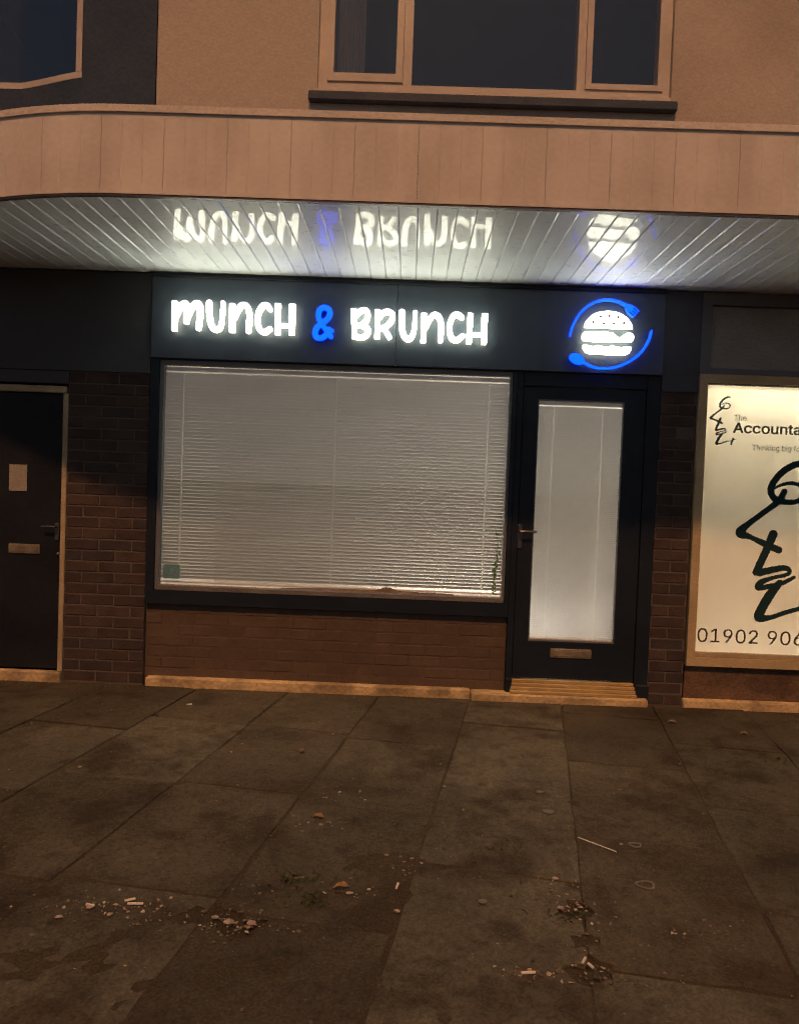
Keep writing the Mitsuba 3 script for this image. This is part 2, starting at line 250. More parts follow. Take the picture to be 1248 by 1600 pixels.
for k in range(-9, 9):
    v0 = ROWS.get(k, 0.9 * jrng.random()) - 2.7
    for j in range(12):
        u0, u1 = 0.46 + 0.6 * (k - 0) , 0.46 + 0.6 * (k + 1)
        a, b = v0 + 0.9 * j, v0 + 0.9 * (j + 1)
        g = 0.003 + 0.003 * jrng.random(4)
        rect = np.array([(u0 + g[0], a + g[1]), (u1 - g[2], a + g[1]), (u1 - g[2], b - g[3]), (u0 + g[0], b - g[3])]) + jrng.normal(0, 0.003, (4, 2))
        pts = []
        for q in range(4):
            p0, p1 = rect[q], rect[(q + 1) % 4]; nn = 7
            for t in np.linspace(0, 1, nn, endpoint=False):
                w = 0.0022 if 0 < t < 1 else 0.0
                pts.append(p0 + (p1 - p0) * t + jrng.normal(0, w, 2))
        tilt = jrng.normal(0, 0.0028, 2); lift = jrng.normal(0, 0.0015); mi_ = int(jrng.integers(3)); corner = jrng.random(4); cr = 0.02 + 0.03 * jrng.random(4)
        poly = Polygon([tuple(p[0] * U + p[1] * V) for p in pts]).buffer(0)
        for q in range(4):
            if corner[q] < 0.35:
                c0 = rect[q][0] * U + rect[q][1] * V
                poly = poly.difference(Point(c0).buffer(cr[q], 3))
        for cx, cy, r in CHIPS:
            if poly.distance(Point(cx, cy)) < r:
                ang = np.arange(13) / 13 * 2 * np.pi; rr = r * (0.45 + 0.75 * np.random.default_rng(int(1000 * (cx + 9))).random(13))
                poly = poly.difference(Polygon([(cx + rr[i] * math.cos(ang[i]), cy + rr[i] * math.sin(ang[i])) for i in range(13)]).buffer(0))
        poly = poly.intersection(limit)
        poly = max(poly.geoms, key=lambda s: s.area) if hasattr(poly, 'geoms') and len(poly.geoms) else poly
        if poly.is_empty or poly.area < 0.01: continue
        poly = Polygon(poly.exterior).simplify(0.0008)
        c = np.array(poly.centroid.coords[0]); ring = np.array(poly.exterior.coords[:-1])
        if Polygon(ring).exterior.is_ccw is False: ring = ring[::-1]
        n = len(ring)
        ins = np.array(ring) + (c - ring) / np.linalg.norm(c - ring, axis=1, keepdims=True) * 0.0035
        zt = lambda p, d: np.clip(lift + (p - c) @ tilt, -0.007, 0.007) + d
        top = (ins, mapbox_earcut.triangulate_float64(ins, np.array([n], np.uint32)).reshape(-1, 3).astype(int))
        v = np.vstack([np.c_[ring, np.full(n, -0.04)], np.c_[ring, zt(ring, -0.003)], np.c_[top[0], zt(top[0], 0.0)]])
        # top triangulation keeps its own vertex order; match bevel ring to it
        order = [int(np.argmin(((top[0] - q) ** 2).sum(1))) for q in ins]
        f = []
        for i in range(n):
            i2 = (i + 1) % n
            f += [(i, i2, n + i2), (i, n + i2, n + i), (n + i, n + i2, 2 * n + order[i2]), (n + i, 2 * n + order[i2], 2 * n + order[i])]
        tf = top[1].copy(); tv = top[0]
        cr_ = np.cross(np.c_[tv[tf[:, 1]] - tv[tf[:, 0]], np.zeros(len(tf))], np.c_[tv[tf[:, 2]] - tv[tf[:, 0]], np.zeros(len(tf))])[:, 2]
        tf[cr_ < 0] = tf[cr_ < 0][:, ::-1]
        f += [tuple(t + 2 * n) for t in tf]
        put('pavement__slab', trimesh.Trimesh(v, f, process=False), 'm_slab_%d' % mi_)

# ------------------------------------------------------------------ the parade building: upper floor, brickwork, base
bld = thing('building', 'two storey shop parade with rendered upper floor, brick piers and a brown base wall', 'building')
WXs = [(-0.613, -0.198, 4.150), (-0.092, 1.004, 4.085), (1.100, 1.537, 4.128)]
RX0, RX1, RZ0, RZ1 = -0.715, 1.622, 4.035, 5.25
outer = Polygon([(-1.784, 2.80), (4.4, 2.80), (4.4, 6.0), (-1.784, 6.0)]).difference(shapely.box(RX0, RZ0, RX1, RZ1))
put(bld + '__upper_wall', extr(outer, 0.22, 0.22), 'm_render')
k = put(bld + '__dark_wall', cat([lerp_strip(np.linspace(-4.2, -2.2805, 30), lambda x: rec_upper(x) - 0.012, 0.2, 2.80, 4.046), lerp_strip([-2.28, -2.1, -1.788], lambda x: rec_upper(x) - 0.012, 0.2, 2.80, 6.0), lerp_strip(np.linspace(-4.2, -2.283, 20), lambda x: rec_upper(x) - 0.012, 0.2, 5.26, 6.0)]), 'm_slate_wall')
labels[k] = {'label': 'dark grey painted section of the upper wall at the left'}
put(bld + '__back_wall', cat([box(-4.3, 4.4, 7.0, 7.2, 0.0, 6.0), box(4.401, 4.6, 0.0, 7.0, 0.0, 6.0), box(-4.6, -4.301, 0.8, 7.0, 0, 6.0)]), 'm_render')
put(bld + '__roof', cat([box(-4.8, 4.8, -0.25, 7.4, 6.003, 6.2), box(-4.299, 4.399, 0.25, 6.99, 2.60, 2.78)]), 'm_dark_trim')
# upper window, three lights
w = bld + '__window'
fr = shapely.box(RX0 + 0.002, RZ0 + 0.002, RX1 - 0.002, RZ1 - 0.002)
holes = [shapely.box(-0.655, 4.095, -0.150, 5.19), shapely.box(-0.092, 4.085, 1.004, 5.19), shapely.box(1.058, 4.09, 1.575, 5.19)]
put(w + '__frame', extr(fr.difference(unary_union(holes)), 0.13, 0.095), 'm_upvc')
for (hx0, hz0, hx1, hz1), (a, b, z) in (((-0.653, 4.097, -0.152, 5.188), WXs[0]), ((1.060, 4.092, 1.573, 5.188), WXs[2])):
    sash = shapely.box(hx0, hz0, hx1, hz1).difference(shapely.box(a, z, b, 5.14))
    put(w + '__sash', extr(sash, 0.115, 0.092), 'm_upvc')
    put(w + '__pane', box(a + 0.001, b - 0.001, 0.062, 0.063, z + 0.001, 5.139), 'm_glass')
put(w + '__pane', box(-0.091, 1.003, 0.072, 0.073, 4.086, 5.189), 'm_glass')
put(w + '__sill', cbox(-0.766, 1.655, -0.05, 0.03, 3.932, 3.995, 0.008), 'm_sill')
put(w + '__sill_bed', cbox(-0.712, 1.62, -0.012, 0.035, 3.997, 4.034, 0.004), 'm_upvc')
put(w + '__curtain', lerp_strip(np.linspace(-0.63, -0.42, 22), lambda x: 0.20 + 0.012 * np.sin(x * 150), 0.004, 4.05, 5.2), 'm_curtain')
def vent_mark(text, x, z, h, y, name):
    m = meshkit.text_mesh(text, h, 0.001); put(name, wallmap(m.apply_translation((x, z, 0)), y), 'm_curtain')
# left upper window in the dark wall (its bottom rail follows the swing of the wall)
w2 = bld + '__window_001'
def strip2(x0, x1, z0, z1, yo, th, m, part, n=16):
    put(w2 + '__' + part, lerp_strip(np.linspace(x0, x1, n), lambda x: rec_upper(x) + yo, th, z0, z1), m)
strip2(-4.1, -2.282, 4.050, 4.092, -0.010, 0.07, 'm_upvc', 'frame', 30)
strip2(-2.329, -2.2835, 4.094, 5.25, -0.012, 0.07, 'm_upvc', 'frame', 4)
strip2(-3.25, -3.20, 4.094, 5.25, -0.012, 0.07, 'm_upvc', 'frame', 4)
strip2(-4.1, -2.330, 4.093, 5.25, 0.03, 0.001, 'm_glass', 'pane', 30)
labels[w2] = {'label': 'dark window at the top left with orange lit pale frame'}
labels[w] = {'label': 'three light window above the canopy with grey sill'}
# piers
p = bld + '__brick_pier'
put(p, box(-2.322, -1.772, 0.0045, 0.20, -0.05, 2.775), 'm_mortar'); bricks(p, -2.320, -1.773, 0.0, 2.10, 0.0, BRK)
p2 = bld + '__brick_pier_001'
put(p2, box(1.652, 1.888, 0.0045, 0.20, -0.05, 2.775), 'm_mortar'); bricks(p2, 1.653, 1.887, 0.0, 2.10, 0.0, BRK, off=0.11)
# low wall under the shop window, its base strip, base right
lw = bld + '__low_wall'
put(lw, box(-1.770, 0.690, 0.0362, 0.22, -0.05, 0.553), 'm_paint_mortar'); bricks(lw, -1.769, 0.689, 0.035, 0.551, 0.034, ['m_paint_brick_0', 'm_paint_brick_0', 'm_paint_brick_1'], joint=0.008, jit=0.0012)
put(bld + '__plinth', cbox(-1.742, 0.458, -0.035, 0.033, -0.02, 0.056, 0.007), 'm_plinth')
rb = put(bld + '__base_wall', box(1.902, 4.3, 0.02, 0.2, -0.05, 0.27), 'm_rough_base'); labels[rb] = {'label': 'rough brown base wall under the lit poster'}
put(bld + '__plinth', cbox(1.885, 4.3, -0.045, 0.018, -0.02, 0.052, 0.007), 'm_plinth')
put(bld + '__plinth', cbox(-4.3, -2.325, -0.035, 0.03, -0.02, 0.062, 0.006), 'm_plinth')
k = put(bld + '__dark_panel', cbox(-4.25, -1.7735, -0.010, 0.10, 2.105, 2.775, 0.003), 'm_side_panel')
put(bld + '__dark_panel', cbox(-4.25, -2.323, -0.006, 0.10, 2.018, 2.1035, 0.003), 'm_side_panel')
put(bld + '__dark_panel', cbox(1.6495, 1.8935, -0.010, 0.10, 2.105, 2.775, 0.003), 'm_side_panel'); labels[k] = {'label': 'dark panel above the side door and the left brick pier'}
put(bld + '__side_wall', box(-4.25, -3.30, 0.012, 0.2, 0.063, 2.016), 'm_rough_base')
put(bld + '__side_wall', box(3.625, 4.3, 0.012, 0.2, 0.28, 2.775), 'm_rough_base')

# ------------------------------------------------------------------ canopy
cn = thing('canopy', 'white boarded canopy with orange lit fascia and glossy slatted underside over the shopfront', 'canopy')
YF = -1.392
def fascia_piece(x0, x1, z0, z1):
    m_ = 13; xs, dy = [], []
    for q in range(3):
        a, b = x0 + (x1 - x0) * q / 3, x0 + (x1 - x0) * (q + 1) / 3; g = 0.0022
        xs += [a, a + g, b - g]; dy += [0.0014 if q else 0.001, 0.0, 0.0]
    xs.append(x1); dy.append(0.001); xs, dy = np.array(xs), np.array(dy); n = len(xs); y = YF + rec_canopy(xs) + dy
    v = np.vstack([np.stack([xs, y, np.full(n, z0)], 1), np.stack([xs, y, np.full(n, z1)], 1), np.stack([xs, y + 0.018, np.full(n, z1)], 1), np.stack([xs, y + 0.018, np.full(n, z0)], 1)])
    f = []
    for i in range(n - 1):
        for r in range(4):
            a, b = r * n + i, ((r + 1) % 4) * n + i; f += [(a, a + 1, b + 1), (a, b + 1, b)]
    return trimesh.Trimesh(v, f, process=False)
x = -4.05
while x < 4.2:
    L = 0.310
    put(cn + '__fascia_board', fascia_piece(x + 0.0006, x + L - 0.0006, 2.792, 3.178), 'm_fascia'); x += L
xs = np.r_[np.linspace(-4.05, -1.45, 40), np.linspace(-1.3, 4.2, 20)]
put(cn + '__top_trim', lerp_strip(xs, lambda x: YF - 0.012 + rec_canopy(x), 0.05, 3.1785, 3.212), 'm_trim')
put(cn + '__bottom_trim', lerp_strip(xs, lambda x: YF - 0.0055 + rec_canopy(x), 0.0045, 2.786, 2.806), 'm_fascia')
put(cn + '__edge_strip', lerp_strip(xs, lambda x: YF - 0.002 + rec_canopy(x), 0.028, 2.776, 2.7855), 'm_dark_trim')
pts = [(a, YF + 0.03 + float(rec_canopy(a))) for a in xs] + [(4.2, -0.02), (-4.05, -0.02)]
rf = trimesh.creation.extrude_polygon(Polygon(pts), 0.02, engine='earcut'); rf.apply_translation((0, 0, 3.15)); put(cn + '__deck', rf, 'm_dark_trim')
put(cn + '__side_board', box(4.201, 4.22, YF, -0.02, 2.78, 3.17), 'm_fascia')
brng = np.random.default_rng(21)
x, W = -4.05, 0.0985
while x < 4.18:
    g, ch, th = 0.0010, 0.0042, 0.0065
    prof = [(g, th), (g, 0.004), (g + ch, 0.0), (W * 0.3, 0.0001), (W * 0.5, 0.00014), (W * 0.7, 0.0001), (W - g - ch, 0.0), (W - g, 0.004), (W - g, th)]
    yb = -0.006 if not (-1.772 < x + W / 2 < 1.64) else -0.026
    roll = brng.normal(0, 0.0036); bow = brng.normal(0, 0.0009); ny = 7
    v, f = [], []
    for s in np.linspace(0, 1, ny):
        for (px, pz) in prof:
            xx = x + px; y0_ = YF + 0.027 + float(rec_canopy(xx)); y = y0_ + (yb - y0_) * s
            v.append((xx, y, 2.7815 + pz + roll * (px - W / 2) + bow * math.sin(s * math.pi * 2 + x * 3)))
    n = len(prof)
    for i in range(ny - 1):
        for j in range(n - 1):
            a, b, c, d = i * n + j, i * n + j + 1, (i + 1) * n + j + 1, (i + 1) * n + j; f += [(a, d, c), (a, c, b)]
    m = trimesh.Trimesh(np.array(v), f, process=False)
    put(cn + '__soffit_board', m, 'm_soffit', 25); x += W

# ------------------------------------------------------------------ shopfront of dark panels, window and door
sf = thing('shopfront', 'dark anthracite shopfront with sign panel, wide blinded window and glazed door', 'shopfront')
# three butted sign panels over window and door
for a, b in ((-1.768, -0.131), (-0.128, 1.648)):
    put(sf + '__sign_panel', cbox(a, b, -0.024, 0.04, 2.212, 2.766, 0.002), 'm_panel')
put(sf + '__head_strip', cbox(-1.768, 1.648, -0.040, -0.026, 2.748, 2.774, 0.003), 'm_anthracite')
wn = sf + '__window'
put(wn + '__frame', extr(shapely.box(-1.768, 0.556, 0.690, 2.2105).difference(shapely.box(-1.712, 0.650, 0.664, 2.206)), 0.075, 0.085), 'm_anthracite')
put(wn + '__bead', extr(shapely.box(-1.710, 0.652, 0.662, 2.204).difference(shapely.box(-1.684, 0.682, 0.645, 2.172)), 0.060, 0.050), 'm_bead')
put(wn + '__lower_bead', cbox(-1.700, 0.655, -0.006, 0.009, 0.648, 0.681, 0.003), 'm_bead_tan')
put(wn + '__glass', box(-1.6835, 0.6445, 0.040, 0.0415, 0.6825, 2.1715), 'm_glass')
put(wn + '__inner_sill', box(-1.70, 0.66, 0.0765, 0.24, 0.640, 0.668), 'm_rail')
dn = sf + '__door'
put(dn + '__frame', cat([cbox(0.692, 0.735, 0.0, 0.09, 0.02, 2.2105, 0.003), cbox(1.560, 1.650, 0.0, 0.09, 0.02, 2.2105, 0.003), cbox(0.737, 1.558, 0.0, 0.09, 2.115, 2.2105, 0.003)]), 'm_anthracite')
put(dn + '__leaf', extr(shapely.box(0.740, 0.145, 1.555, 2.111).difference(shapely.box(0.838, 0.395, 1.418, 2.034)), 0.080, 0.068), 'm_anthracite')
put(dn + '__bead', extr(shapely.box(0.840, 0.397, 1.416, 2.032).difference(shapely.box(0.846, 0.406, 1.410, 2.024)), 0.050, 0.030), 'm_bead')
put(dn + '__glass', box(0.8465, 1.4095, 0.035, 0.0365, 0.4065, 2.0235), 'm_glass')
k = put(dn + '__letter_plate', cat([cbox(0.990, 1.268, 0.0, 0.013, 0.290, 0.354, 0.005), cbox(1.008, 1.250, -0.0045, -0.0005, 0.303, 0.341, 0.002)]), 'm_metal'); labels[k] = {'label': 'pale metal letter plate low on the glazed door'}
put(dn + '__handle', cat([cbox(0.735, 0.768, 0.001, 0.013, 1.02, 1.185, 0.005), tube([(0.752, 0.004, 1.140), (0.752, -0.045, 1.140)], 0.009), tube([(0.745, -0.045, 1.140), (0.79, -0.047, 1.141), (0.855, -0.040, 1.139)], 0.0085)]), 'm_chrome', 40)
# ribbed threshold and step
for q in range(4):
    put(dn + '__threshold', cbox(0.737 - 0.006 * q, 1.556 + 0.004 * q, -0.010 - 0.017 * q, 0.075, 0.118 - 0.022 * q, 0.138 - 0.022 * q, 0.003), 'm_gold')
put(sf + '__step', cbox(0.462, 1.636, -0.085, 0.033, -0.02, 0.050, 0.008), 'm_plinth')
put(sf + '__corner_block', cbox(1.560, 1.648, -0.05, -0.002, 0.052, 0.14, 0.01), 'm_anthracite')
put(sf + '__corner_block', cbox(0.690, 0.733, -0.03, -0.002, 0.052, 0.145, 0.006), 'm_anthracite')
labels[wn] = {'label': 'wide shop window with dark frame'}; labels[dn] = {'label': 'dark glazed shop door with blind behind the glass'}

# ------------------------------------------------------------------ inside the shop: room and its lamp
ri = thing('shop_interior', 'pale lit room of the shop glimpsed around the edges of the blinds', 'room')
put(ri + '__wall', box(-1.90, -1.78, 0.20, 1.9, 0.06, 2.6), 'm_white_wall'); put(ri + '__wall', box(1.66, 1.80, 0.20, 1.9, 0.06, 2.6), 'm_white_wall')
put(ri + '__wall', box(-1.90, 1.80, 1.901, 2.0, 0.06, 2.6), 'm_white_wall'); put(ri + '__floor', box(-1.90, 1.80, 0.115, 2.0, 0.02, 0.058), 'm_floor_in')
put(ri + '__wall', box(-1.778, 0.70, 0.222, 0.24, 0.06, 0.639), 'm_white_wall'); put(ri + '__ceiling', box(-1.90, 1.80, 0.115, 2.0, 2.45, 2.5), 'm_white_wall')
put(ri + '__wall', box(0.645, 0.83, 0.10, 0.115, 0.06, 2.44), 'm_white_wall'); put(ri + '__wall', box(1.425, 1.66, 0.10, 0.115, 0.06, 2.44), 'm_white_wall')
put(ri + '__wall', box(-1.778, 1.66, 0.10, 0.114, 2.235, 2.44), 'm_white_wall')
lamp = thing('ceiling_lamp', 'lit ceiling lamp inside the shop behind the blinds', 'lamp')
LAMP = 0.44
put(lamp + '__diffuser', cbox(0.05, 1.35, 0.95, 1.25, 2.39, 2.425, 0.004), 'm_letter', emitter={'type': 'area', 'radiance': rgb(np.array([1.0, 0.93, 0.80]) * LAMP), 'sampling_weight': 20.0})
put(lamp + '__tray', cbox(0.02, 1.38, 0.93, 1.27, 2.427, 2.448, 0.003), 'm_rail')

cl_ = thing('counter_lamp', 'lit low tube lamp on the floor inside the shop', 'lamp')
put(cl_ + '__tube', tube([(-0.1, 1.56, 0.086), (0.7, 1.56, 0.086), (1.52, 1.56, 0.086)], 0.014, 10), 'm_letter', True, emitter={'type': 'area', 'radiance': rgb(np.array([1.0, 0.93, 0.80]) * 3.3), 'sampling_weight': 22.0})
put(cl_ + '__holder', cbox(-0.12, 1.54, 1.54, 1.58, 0.0585, 0.070, 0.002), 'm_rail')
# ------------------------------------------------------------------ blinds
def slat_mesh(x0, x1, wdt, tilt, holes, crown=0.0012):
    xs = [x0]; hol = []
    for h in holes: xs += [h - 0.0032, h + 0.0032]; hol.append(len(xs) - 2)
    xs.append(x1); ss = np.array([-0.5, -0.2, 0.2, 0.5]) * wdt
    ca, sa = math.cos(tilt), math.sin(tilt); v, f = [], []
    for xx in xs:
        for s in ss:
            c = crown * (1 - (2 * s / wdt) ** 2)
            v.append((xx, s * ca + c * sa, -s * sa + c * ca))
    for i in range(len(xs) - 1):
        for j in range(3):
            if i in hol and j == 1: continue
            a, b, c, d = i * 4 + j, (i + 1) * 4 + j, (i + 1) * 4 + j + 1, i * 4 + j + 1; f += [(a, b, c), (a, c, d)]
    return trimesh.Trimesh(np.array(v), f, process=False)
def blind(name, label, x0, x1, ztop, zbot, y, pitch, wdt, tilt, cords, sag, seed):
    t = thing(name, label, 'window blind'); r = np.random.default_rng(seed)
    put(t + '__head_rail', cbox(x0, x1, y - 0.012, y + 0.014, ztop - 0.028, ztop, 0.002), 'm_rail')
    n = int((ztop - 0.034 - zbot) / pitch)
    base = [mikit.ply(slat_mesh(x0, x1, wdt, tilt + d, cords), 'm_slat', 40) for d in (-0.009, -0.004, 0.0, 0.004, 0.009)]
    for i in range(n):
        z = ztop - 0.036 - pitch * (i + 0.5)
        scene[num(t + '__slat')] = {**base[int(r.integers(5))], 'to_world': T().translate([float(r.normal(0, 0.0004)), y, z]).rotate([0, 1, 0], float(r.normal(0, 0.006)) + sag * i / n)}
    put(t + '__bottom_rail', cbox(x0, x1, y - 0.010, y + 0.010, zbot - 0.010, zbot + 0.001, 0.002), 'm_rail')
    for c in cords:
        put(t + '__cord', tube([(c, y - wdt * 0.62, ztop - 0.03), (c + 0.002, y - wdt * 0.62, (ztop + zbot) / 2), (c - 0.001, y - wdt * 0.62, zbot)], 0.0011, 5), 'm_cord')
    return t
blind('window_blind', 'wide closed pale venetian blind filling the shop window left of the door', -1.688, 0.641, 2.166, 0.704, 0.068, 0.0235, 0.0265, math.radians(52), [-1.563, -0.520, 0.514], 0.05, 3)
blind('door_blind', 'narrow fine slatted venetian blind behind the glass of the shop door', 0.840, 1.4125, 2.026, 0.412, 0.064, 0.0142, 0.0165, math.radians(50), [0.955, 1.285], 0.0, 4)

# ------------------------------------------------------------------ lit sign letters
MUNCH = {
    'M': [[(-1.601,2.566,0.0238),(-1.6,2.399,0.0231)],[(-1.59,2.485,0.0208),(-1.57,2.535,0.0215),(-1.544,2.565,0.0231),(-1.525,2.564,0.0238),(-1.519,2.529,0.0238),(-1.521,2.449,0.0238)],[(-1.51,2.488,0.0208),(-1.49,2.538,0.0215),(-1.461,2.571,0.0231),(-1.438,2.563,0.0238),(-1.431,2.517,0.0238),(-1.44,2.41,0.0238)]],
    'U': [[(-1.372,2.576,0.0254),(-1.37,2.504,0.0246),(-1.357,2.436,0.0238),(-1.332,2.403,0.0231),(-1.301,2.411,0.0215),(-1.286,2.461,0.0192),(-1.282,2.579,0.0192)]],
    'N': [[(-1.22,2.563,0.0238),(-1.216,2.403,0.0238)],[(-1.202,2.483,0.0215),(-1.178,2.541,0.0223),(-1.149,2.571,0.0238),(-1.118,2.557,0.0238),(-1.104,2.502,0.0238),(-1.107,2.403,0.0246)]],
    'C': [[(-0.969,2.55,0.0215),(-0.991,2.573,0.0231),(-1.02,2.566,0.0231),(-1.045,2.519,0.0231),(-1.048,2.458,0.0231),(-1.028,2.409,0.0231),(-0.997,2.397,0.0231),(-0.965,2.419,0.0215)]],
    'H': [[(-0.916,2.571,0.0246),(-0.915,2.397,0.0231)],[(-0.821,2.57,0.0277),(-0.82,2.4,0.0262)],[(-0.917,2.444,0.0192),(-0.818,2.446,0.0192)]],
}
AMP = [[(-0.56,2.382,0.0149),(-0.593,2.426,0.0155),(-0.635,2.482,0.0155),(-0.647,2.529,0.016),(-0.632,2.564,0.016),(-0.6,2.571,0.016),(-0.574,2.553,0.016),(-0.575,2.518,0.016),(-0.6,2.485,0.016),(-0.645,2.45,0.0165),(-0.664,2.413,0.0171),(-0.657,2.379,0.0171),(-0.625,2.371,0.016),(-0.594,2.391,0.016),(-0.572,2.427,0.0149)],[(-0.581,2.434,0.0117),(-0.553,2.42,0.0117)]]
BRUNCH = {
    'B': [[(-0.415,2.557,0.0223),(-0.404,2.388,0.0233)],[(-0.406,2.521,0.0223),(-0.371,2.556,0.0233),(-0.339,2.563,0.0233),(-0.321,2.537,0.0233),(-0.33,2.495,0.0233),(-0.362,2.469,0.0212),(-0.394,2.457,0.0191)],[(-0.357,2.46,0.0212),(-0.321,2.445,0.0233),(-0.316,2.415,0.0233),(-0.344,2.388,0.0233),(-0.396,2.388,0.0233)]],
    'R': [[(-0.259,2.558,0.0223),(-0.254,2.393,0.0233)],[(-0.246,2.519,0.0223),(-0.218,2.551,0.0233),(-0.181,2.558,0.0233),(-0.157,2.535,0.0233),(-0.168,2.49,0.0233),(-0.204,2.459,0.0212),(-0.235,2.446,0.0191)],[(-0.214,2.455,0.0201),(-0.174,2.393,0.0212)]],
    'U': [[(-0.096,2.559,0.0265),(-0.095,2.48,0.0254),(-0.081,2.412,0.0244),(-0.051,2.383,0.0233),(-0.023,2.404,0.0223),(-0.01,2.462,0.0201),(-0.009,2.56,0.0201)]],
    'N': [[(0.052,2.542,0.0254),(0.051,2.38,0.0244)],[(0.065,2.464,0.0212),(0.094,2.528,0.0223),(0.124,2.55,0.0233),(0.154,2.525,0.0244),(0.165,2.468,0.0244),(0.164,2.384,0.0244)]],
    'C': [[(0.3,2.537,0.0223),(0.274,2.555,0.0233),(0.245,2.548,0.0233),(0.224,2.501,0.0233),(0.222,2.444,0.0233),(0.239,2.399,0.0233),(0.273,2.388,0.0233),(0.308,2.415,0.0223)]],
    'H': [[(0.356,2.553,0.0244),(0.352,2.382,0.0233)],[(0.45,2.551,0.0265),(0.45,2.382,0.0244)],[(0.353,2.427,0.018),(0.45,2.428,0.018)]],
}
LETTER, RETURN = 1.25, 0.24
white_face = {'type': 'area', 'radiance': rgb(np.array([1.0, 0.98, 0.76]) * LETTER), 'sampling_weight': 1.0}
white_side = {'type': 'area', 'radiance': rgb(np.array([1.0, 0.95, 0.62]) * RETURN), 'sampling_weight': 0.4}
blue_face = {'type': 'area', 'radiance': rgb((0.0, 0.0115, 0.66)), 'sampling_weight': 0.5}
blue_side = {'type': 'area', 'radiance': rgb((0.0, 0.003, 0.025)), 'sampling_weight': 0.2}
def lit(key, shape, blue=False):
    put(key + '__face', extr(shape, -0.066, 0.004), 'm_blue' if blue else 'm_letter', emitter=blue_face if blue else white_face)
    put(key + '__edge', extr(shape.buffer(-0.0012), -0.036, 0.0295), 'm_blue' if blue else 'm_letter', emitter=blue_side if blue else white_side)
    put(key + '__backing', extr(shape.buffer(-0.010), -0.026, 0.0095), 'm_dark_trim')
sg = thing('shop_sign', 'glowing white MUNCH & BRUNCH letters with blue ampersand on dark panel above the window', 'shop sign')
for ch, L in MUNCH.items(): lit(sg + '__letter_' + {'M': 'm', 'U': 'u', 'N': 'n', 'C': 'c', 'H': 'h'}[ch], strokes(L, True, 0.77))
lit(sg + '__ampersand', strokes(AMP, False, 1.12), True); labels[sg + '__ampersand'] = {'label': 'glowing blue ampersand'}
for ch, L in BRUNCH.items():
    nm = sg + '__letter_' + ch.lower()
    lit(nm + ('_001' if ch in 'UNCH' else ''), strokes(L, True, 0.77))
bg = thing('burger_sign', 'round glowing sign of white burger circled by blue fork and spoon above the door', 'illuminated sign')
TOP = [(1.103,2.498),(1.103,2.521),(1.113,2.545),(1.129,2.565),(1.152,2.587),(1.18,2.602),(1.212,2.612),(1.248,2.617),(1.284,2.617),(1.321,2.61),(1.354,2.597),(1.383,2.578),(1.407,2.551),(1.422,2.524),(1.426,2.496)]
MID = [(1.108,2.477),(1.291,2.48),(1.314,2.462),(1.337,2.443),(1.36,2.462),(1.384,2.477),(1.404,2.48),(1.424,2.475),(1.437,2.455),(1.436,2.429),(1.419,2.411),(1.31,2.408),(1.197,2.407),(1.112,2.407),(1.094,2.421),(1.089,2.443),(1.094,2.466)]
BOT = [(1.098,2.395),(1.12,2.397),(1.145,2.39),(1.173,2.389),(1.201,2.398),(1.23,2.391),(1.262,2.389),(1.294,2.397),(1.327,2.39),(1.36,2.388),(1.388,2.397),(1.421,2.391),(1.419,2.362),(1.406,2.339),(1.385,2.327),(1.265,2.326),(1.152,2.327),(1.123,2.336),(1.106,2.357)]
SEEDS = [(1.209,2.574),(1.266,2.58),(1.323,2.574),(1.162,2.537),(1.232,2.529),(1.296,2.532),(1.363,2.537)]
FD = np.array([0.757, -0.653]); FN = np.array([0.653, 0.757]); FB = np.array([1.388, 2.643])
FORKHEAD = [stroke([(*(FB + FN * q * 0.55), 0.0036), (*(FB + FD * 0.022 + FN * q), 0.0030), (*(FB + FD * 0.070 + FN * q), 0.0028)]) for q in (-0.0255, -0.0085, 0.0085, 0.0255)] + [stroke([(*(FB - FD * 0.008), 0.014), (*(FB + FD * 0.010), 0.0240)])]
FORK = [(1.015,2.441,0.0074),(1.023,2.487,0.009),(1.045,2.543,0.0097),(1.075,2.592,0.0105),(1.118,2.636,0.0105),(1.165,2.666,0.0105),(1.221,2.684,0.0105),(1.273,2.686,0.0105),(1.322,2.677,0.0105),(1.376,2.655,0.0115)]
SPOON = [(1.547,2.493,0.0082),(1.539,2.449,0.009),(1.521,2.406,0.0098),(1.491,2.358,0.0100),(1.452,2.318,0.0105),(1.409,2.287,0.0105),(1.357,2.26,0.0105),(1.302,2.242,0.0105),(1.241,2.236,0.0105),(1.18,2.242,0.0105),(1.11,2.27,0.0115)]
BOWL = [(1.043,2.301,0.0275),(1.064,2.293,0.0345),(1.085,2.284,0.0300)]
rnd = lambda P, r: Polygon(P).buffer(0).buffer(-r).buffer(2 * r).buffer(-r).simplify(0.0005)
lit(bg + '__top_bun', rnd(TOP, 0.004).buffer(-0.004))
for q in SEEDS: put(bg + '__top_bun__seed', extr(Point(q).buffer(0.0092, 8), -0.0705, 0.002), 'm_dark_trim')
lit(bg + '__patty', rnd(MID, 0.004).buffer(-0.004)); lit(bg + '__bottom_bun', rnd([(a, b - 0.007 if b > 2.38 else b) for a, b in BOT], 0.002).buffer(-0.002))
lit(bg + '__fork', unary_union([stroke([(a, b, c * 0.74) for a, b, c in FORK])] + FORKHEAD).simplify(0.0004), True)
lit(bg + '__spoon', unary_union([stroke([(a, b, c * 0.74) for a, b, c in SPOON]), stroke(BOWL)]).simplify(0.0005), True)

